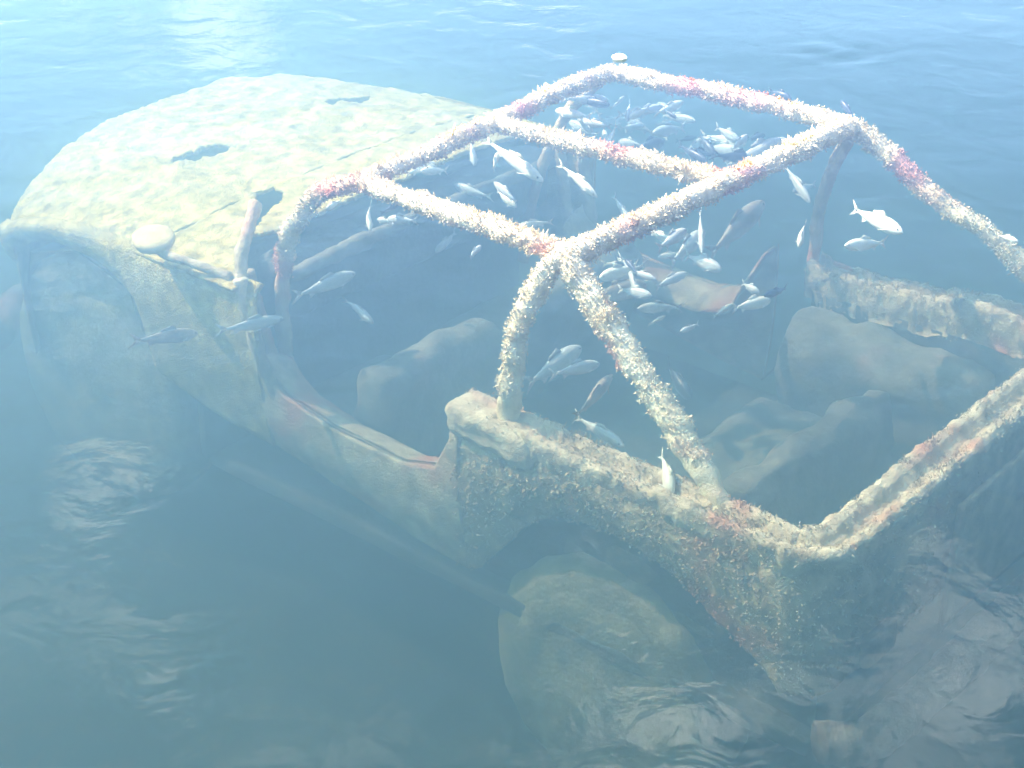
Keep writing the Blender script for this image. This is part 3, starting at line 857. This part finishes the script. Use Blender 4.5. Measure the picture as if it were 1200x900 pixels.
FISH = [
    ((0.875, -0.06, -0.14), (0.616, -0.03, -0.195), 0, 0.16, 0.03, 'long slim white fish just below the middle of the front cage bar'),
    ((0.606, -0.1, -0.16), (0.447, -0.06, -0.21), 0, 0.17, -0.04, 'slim white fish slanting under the centre cage bar'),
    ((0.688, -0.339, -0.1), (0.826, -0.338, -0.11), 0, 0.24, 0, 'bright white fish between the centre bar and the far front corner of the cage'),
    ((-0.234, -0.303, -0.14), (-0.428, -0.253, -0.14), 0, 0.22, 0.05, 'bright white fish beside the far rear brace, upper of two'),
    ((-0.366, -0.285, -0.2), (-0.306, -0.158, -0.18), 0, 0.26, -0.05, 'pale plump fish beside the far rear brace, lower of two'),
    ((-0.094, -0.299, -0.22), (-0.129, -0.232, -0.26), 0, 0.3, 0.06, 'short white fish seen end-on in the open rear of the cage'),
    ((0.279, -0.498, -0.2), (0.224, -0.706, -0.165), 1, 0.26, 0.1, 'large pale curved fish behind the rear hoop bar'),
    ((0.25, 0.05, -0.3), (0.149, 0.134, -0.37), 1, 0.16, -0.1, 'slender fish pointing downward below the cage junction'),
    ((0.216, -0.242, -0.25), (0.13, -0.143, -0.325), 1, 0.15, 0.02, 'slender pale blue fish pointing downward under the rear hoop bar'),
    ((0.155, -0.091, -0.32), (0.016, -0.073, -0.315), 1, 0.3, 0.04, 'plump silvery fish under the rear hoop among the huddled fish'),
    ((0.124, 0.095, -0.34), (0.093, -0.021, -0.33), 1, 0.24, -0.06, 'silvery fish arching beside the slender fish under the rear hoop'),
    ((-0.317, 0.645, -0.46), (-0.396, 0.724, -0.505), 0, 0.34, -0.05, 'bright greenish white fish at the foot of the near rear brace'),
    ((0.008, 0.584, -0.5), (-0.174, 0.611, -0.505), 1, 0.2, 0.03, 'slim silver fish just above the side rim'),
    ((-0.058, 0.651, -0.45), (-0.037, 0.493, -0.395), 3, 0.24, 0.05, 'brownish fish swimming up between hoop leg and brace'),
    ((0.103, 0.556, -0.42), (0.062, 0.414, -0.43), 1, 0.25, 0.03, 'pale fish between the near hoop leg and the brace, nose by the brace'),
    ((0.209, 0.517, -0.5), (0.197, 0.322, -0.46), 1, 0.3, 0.04, 'broad dim fish close behind the near hoop leg'),
    ((0.917, 0.685, -0.4), (0.899, 0.474, -0.395), 1, 0.22, 0.02, 'long pale blue fish just inside the door opening'),
    ((0.881, 0.523, -0.45), (0.768, 0.543, -0.49), 1, 0.26, -0.08, 'pale fish turning downward in the door opening'),
    ((0.981, 0.915, -0.44), (0.962, 0.7, -0.475), 1, 0.18, 0.02, 'slim pale fish crossing the windscreen pillar'),
    ((1.075, 1.131, -0.42), (1.067, 0.923, -0.47), 3, 0.2, 0.03, 'slim yellowish fish alongside the front wing'),
    ((1.048, -0.197, -0.22), (0.98, -0.136, -0.27), 1, 0.28, 0.0, 'small pale fish hanging under the front cage bar'),
    ((0.799, -0.015, -0.2), (0.82, -0.062, -0.165), 0, 0.34, 0.0, 'tiny white fish under the front cage bar beside the long slim fish'),
    ((1.063, 0.264, -0.3), (0.991, 0.308, -0.345), 0, 0.26, 0.14, 'small white curled fish below the near front cage corner'),
    ((0.915, 0.299, -0.3), (0.966, 0.309, -0.3), 0, 0.4, 0.0, 'tiny round white fish below the near front cage corner'),
    ((1.077, 0.343, -0.26), (1.073, 0.41, -0.265), 0, 0.3, 0.0, 'small white fish right behind the near front cage post'),
    ((0.545, -0.276, -0.3), (0.455, -0.235, -0.345), 1, 0.22, 0.0, 'faint slim fish between the centre bar and the rear hoop'),
    ((0.022, -0.192, -0.4), (-0.046, -0.175, -0.405), 1, 0.36, 0.0, 'small dim fish in the open rear of the cage, below the hoop'),
    ((0.684, -0.472, -0.16), (0.665, -0.369, -0.215), 0, 0.2, -0.04, 'slim white fish standing steeply under the far side bar'),
    ((0.674, -0.612, -0.14), (0.687, -0.533, -0.155), 0, 0.34, 0.02, 'small plump white fish under the far side bar'),
    ((0.445, -0.946, -0.12), (0.355, -0.935, -0.125), 2, 0.3, 0.0, 'dark fish peeping out beyond the far side bar'),
    ((0.072, -0.836, -0.1), (0.142, -0.867, -0.065), 2, 0.26, 0.0, 'dark fish beyond the far rear corner of the cage'),
    ((0.081, 0.229, -0.24), (0.142, 0.209, -0.225), 2, 0.26, 0.05, 'dark bluish fish beside the cage junction'),
    ((-0.585, -0.487, -0.18), (-0.652, -0.47, -0.175), 0, 0.26, 0.0, 'white fish beyond the far rear brace, cut off by the picture edge'),
    ((1.109, 0.034, -0.28), (1.092, -0.079, -0.27), 0, 0.25, 0.0, 'white fish below the front cage bar near its near end'),
    ((0.315, 0.136, -0.42), (0.258, -0.06, -0.43), 3, 0.3, 0.0, 'broad reddish brown fish low under the cage junction'),
    ((0.277, -0.218, -0.42), (0.277, -0.365, -0.365), 1, 0.34, 0.05, 'broad dim fish behind the slender fish under the rear hoop'),
    ((0.126, 0.109, -0.45), (0.117, 0.043, -0.445), 0, 0.2, 0.0, 'tiny glinting fish low behind the near rear brace'),
    ((0.349, -0.915, -0.34), (0.2, -0.838, -0.405), 1, 0.2, 0.0, 'faint fish low below the far rear cage corner'),
    ((0.277, -0.418, -0.46), (0.267, -0.671, -0.365), 3, 0.28, 0.02, 'large dim reddish fish low under the rear hoop'),
    ((0.134, 0.007, -0.62), (0.002, 0.064, -0.66), 2, 0.34, 0.03, 'dim dark fish deep behind the near rear brace'),
    ((0.793, -1.0, -0.443), (0.794, -1.11, -0.408), 1, 0.29, 0.08, None),
    ((1.094, -1.012, -0.403), (1.136, -0.887, -0.373), 1, 0.24, 0.08, None),
    ((1.085, -0.977, -0.334), (1.088, -1.041, -0.304), 1, 0.23, 0.09, None),
    ((0.788, -0.67, -0.164), (0.753, -0.61, -0.204), 1, 0.31, -0.0, None),
    ((1.068, -1.175, -0.482), (1.197, -1.205, -0.442), 1, 0.32, -0.1, None),
    ((1.169, -0.904, -0.264), (1.074, -0.866, -0.304), 1, 0.32, -0.05, None),
    ((1.083, -1.273, -0.48), (1.037, -1.241, -0.515), 0, 0.23, 0.0, None),
    ((0.839, -0.817, -0.366), (0.935, -0.814, -0.371), 1, 0.34, -0.07, None),
    ((0.984, -1.109, -0.374), (0.822, -1.103, -0.349), 1, 0.21, 0.08, None),
    ((1.026, -0.799, -0.367), (1.125, -0.831, -0.332), 1, 0.21, -0.01, None),
    ((1.246, -1.375, -0.486), (1.23, -1.249, -0.536), 1, 0.27, -0.04, None),
    ((0.556, -1.007, -0.325), (0.527, -1.073, -0.325), 2, 0.32, -0.03, None),
    ((0.638, -0.898, -0.341), (0.497, -0.889, -0.326), 1, 0.32, -0.05, None),
    ((0.434, -0.911, -0.311), (0.474, -0.941, -0.286), 1, 0.25, -0.05, None),
    ((1.062, -0.998, -0.406), (1.032, -1.092, -0.411), 1, 0.25, 0.07, None),
    ((0.37, -0.631, -0.212), (0.363, -0.706, -0.182), 1, 0.33, -0.0, None),
    ((0.579, -0.76, -0.249), (0.49, -0.723, -0.284), 2, 0.31, 0.03, None),
    ((1.278, -1.306, -0.495), (1.305, -1.16, -0.5), 1, 0.22, 0.08, None),
    ((0.814, -1.023, -0.352), (0.851, -0.886, -0.342), 1, 0.3, -0.03, None),
    ((0.319, -0.472, -0.174), (0.258, -0.605, -0.204), 2, 0.27, 0.09, None),
    ((0.987, -0.877, -0.308), (0.951, -1.004, -0.323), 1, 0.28, 0.01, None),
    ((0.299, -0.772, -0.277), (0.346, -0.628, -0.267), 1, 0.28, 0.02, None),
    ((0.85, -0.644, -0.318), (0.899, -0.68, -0.283), 1, 0.34, -0.02, None),
    ((0.303, -0.566, -0.23), (0.258, -0.705, -0.225), 0, 0.24, 0.1, None),
    ((0.761, -0.785, -0.228), (0.736, -0.89, -0.208), 0, 0.31, 0.07, None),
    ((0.929, -0.679, -0.316), (1.054, -0.697, -0.296), 1, 0.3, -0.04, None),
    ((0.511, -0.859, -0.361), (0.496, -0.945, -0.351), 2, 0.2, -0.03, None),
    ((0.799, -1.188, -0.46), (0.806, -1.083, -0.485), 2, 0.23, -0.01, None),
    ((0.674, -1.003, -0.311), (0.567, -0.982, -0.331), 1, 0.33, -0.01, None),
    ((0.973, -1.207, -0.49), (0.944, -1.289, -0.49), 2, 0.22, 0.02, None),
    ((0.779, -1.099, -0.392), (0.611, -1.083, -0.382), 0, 0.22, -0.08, None),
    ((0.492, -0.514, -0.194), (0.359, -0.495, -0.209), 2, 0.23, 0.06, None),
    ((0.937, -0.576, -0.161), (0.799, -0.578, -0.151), 2, 0.22, -0.02, None),
    ((0.72, -0.752, -0.194), (0.652, -0.742, -0.204), 2, 0.24, 0.09, None),
    ((1.28, -1.147, -0.451), (1.379, -1.198, -0.396), 1, 0.3, -0.06, None),
    ((0.605, -0.924, -0.322), (0.677, -0.923, -0.327), 1, 0.23, 0.08, None),
    ((1.025, -1.288, -0.445), (1.141, -1.319, -0.415), 1, 0.3, -0.06, None),
    ((0.43, -0.633, -0.244), (0.53, -0.64, -0.259), 2, 0.3, 0.06, None),
    ((0.783, -0.693, -0.326), (0.745, -0.812, -0.326), 2, 0.34, -0.06, None),
    ((0.915, -0.504, -0.14), (0.863, -0.649, -0.165), 1, 0.24, 0.09, None),
    ((0.57, -1.052, -0.41), (0.647, -1.052, -0.425), 1, 0.2, 0.08, None),
    ((1.001, -0.661, -0.245), (0.91, -0.636, -0.285), 1, 0.3, -0.07, None),
    ((0.778, -0.66, -0.199), (0.744, -0.792, -0.199), 1, 0.22, -0.06, None),
    ((1.102, -1.267, -0.478), (1.091, -1.342, -0.473), 0, 0.23, 0.06, None),
    ((0.687, -0.441, -0.157), (0.797, -0.438, -0.167), 1, 0.26, 0.03, None),
    ((0.393, -0.817, -0.331), (0.518, -0.825, -0.341), 0, 0.33, 0.06, None),
    ((1.41, -0.186, -0.383), (1.28, -0.21, -0.363), 1, 0.3, 0.08, 'U'),
    ((0.198, 0.102, -0.31), (0.11, 0.107, -0.31), 1, 0.28, -0.01, 'U'),
    ((0.081, -0.149, -0.509), (0.076, -0.228, -0.494), 0, 0.21, 0.05, 'U'),
    ((0.138, -0.048, -0.455), (0.183, 0.083, -0.43), 1, 0.24, 0.06, 'U'),
    ((1.059, 0.124, -0.21), (1.056, 0.218, -0.235), 0, 0.34, 0.07, 'U'),
    ((0.348, -0.355, -0.454), (0.373, -0.273, -0.449), 0, 0.24, 0.02, 'U'),
    ((0.778, 0.003, -0.26), (0.685, 0.009, -0.28), 0, 0.31, 0.09, 'U'),
    ((-0.072, 0.155, -0.369), (-0.053, 0.22, -0.374), 1, 0.25, -0.06, 'U'),
    ((1.011, -0.234, -0.416), (1.154, -0.236, -0.406), 1, 0.25, -0.07, 'U'),
    ((0.446, -0.145, -0.439), (0.317, -0.132, -0.439), 2, 0.29, 0.06, 'U'),
    ((0.981, -0.003, -0.375), (0.854, -0.017, -0.37), 2, 0.3, -0.02, 'U'),
    ((0.569, -0.002, -0.299), (0.602, 0.114, -0.289), 0, 0.2, 0.05, 'U'),
    ((0.313, -1.045, -0.434), (0.336, -0.956, -0.439), 1, 0.33, 0.04, 'U'),
    ((-0.119, 0.071, -0.338), (-0.165, -0.044, -0.343), 0, 0.29, -0.02, 'U'),
    ((0.311, -0.121, -0.287), (0.205, -0.107, -0.302), 0, 0.23, -0.04, 'U'),
    ((0.196, 0.161, -0.346), (0.082, 0.16, -0.331), 1, 0.27, 0.02, 'U'),
    ((0.252, -0.028, -0.352), (0.265, 0.072, -0.367), 1, 0.28, 0.03, 'U'),
    ((1.409, -0.114, -0.524), (1.402, -0.236, -0.519), 1, 0.33, 0.02, 'U'),
    ((1.255, 0.082, -0.458), (1.158, 0.068, -0.448), 1, 0.3, 0.08, 'U'),
    ((-0.228, -0.027, -0.286), (-0.201, 0.056, -0.281), 2, 0.27, -0.1, 'U'),
    ((0.09, 0.12, -0.206), (0.082, 0.014, -0.186), 1, 0.34, 0.05, 'U'),
    ((0.578, -0.286, -0.53), (0.471, -0.293, -0.51), 0, 0.27, -0.09, 'U'),
    ((1.379, -0.591, -0.499), (1.347, -0.698, -0.514), 1, 0.21, -0.03, 'U'),
    ((0.608, 0.094, -0.219), (0.714, 0.083, -0.189), 1, 0.23, 0.06, 'U'),
    ((0.495, -0.019, -0.501), (0.489, -0.106, -0.481), 2, 0.29, -0.09, 'U'),
    ((1.055, -0.136, -0.512), (1.05, -0.023, -0.542), 1, 0.24, -0.06, 'U'),
    ((1.223, -0.316, -0.469), (1.245, -0.175, -0.464), 1, 0.21, 0.04, 'U'),
    ((0.75, 0.38, -0.227), (0.838, 0.395, -0.237), 1, 0.33, -0.09, 'U'),
    ((0.181, 0.095, -0.299), (0.214, 0.226, -0.294), 0, 0.29, -0.03, 'U'),
    ((0.503, 0.432, -0.247), (0.505, 0.373, -0.232), 1, 0.29, -0.09, 'U'),
    ((0.564, -0.361, -0.472), (0.533, -0.49, -0.467), 2, 0.24, -0.01, 'U'),
    ((0.998, -0.027, -0.407), (1.078, -0.038, -0.382), 0, 0.29, -0.09, 'U'),
    ((0.821, 0.44, -0.201), (0.817, 0.349, -0.191), 2, 0.23, -0.01, 'U'),
    ((1.056, -0.095, -0.292), (1.081, -0.0, -0.272), 0, 0.29, -0.02, 'U'),
]


CROWD = ["small white fish", "small silvery fish", "small dark fish", "small brown fish"]
for tail, head, tone, fat, bend, label in FISH:
    T, Hd = Vector(tail), Vector(head)
    d = Hd - T
    me = fish_mesh(d.length, fat, bend, FM[tone])
    o = bpy.data.objects.new("fish", me)
    COL.objects.link(o)
    o.location = (T + Hd) / 2
    q = d.to_track_quat('X', 'Z')
    o.rotation_euler = (q.to_matrix() @ Matrix.Rotation(random.uniform(-.25, .25), 3, 'X')).to_euler()
    if label is None:
        tag(o, CROWD[tone] + " in the crowd milling under the far front corner of the roll cage", "fish", "%s crowded under the far cage corner" % CROWD[tone])
    elif label == 'U':
        tag(o, CROWD[tone] + " in the loose shoal inside the roll cage", "fish", "%s shoaling loosely inside the cage" % CROWD[tone])
    else:
        tag(o, label, "fish", "fish swimming in and around the roll cage")

# ------------------------------------------------------------------ a floating ring of foam above the far front corner
def build_foam():
    c = np.array([.785, -.60, .004]); V, F = [], []
    for i in range(26):
        a = 2 * math.pi * i / 26
        for j in range(8):
            b = 2 * math.pi * j / 8
            rr = .017 + .0065 * math.cos(b)
            V.append(c + np.array([rr * math.cos(a), rr * math.sin(a), .006 * math.sin(b)]))
    for i in range(26):
        for j in range(8):
            F.append((i * 8 + j, ((i + 1) % 26) * 8 + j, ((i + 1) % 26) * 8 + (j + 1) % 8, i * 8 + (j + 1) % 8))
    V = np.array(V); V += .003 * fbm(V, 70, 2)[:, None]
    m, nt, out = new_mat("foam")
    b = nt.nodes.new("ShaderNodeBsdfPrincipled"); b.inputs["Base Color"].default_value = (.82, .82, .8, 1); b.inputs["Roughness"].default_value = .6
    nt.links.new(b.outputs["BSDF"], out.inputs["Surface"])
    tag(mesh_obj("foam_ring", V, F, m), "small white ring of foam floating above the far front corner of the cage", "foam")
build_foam()
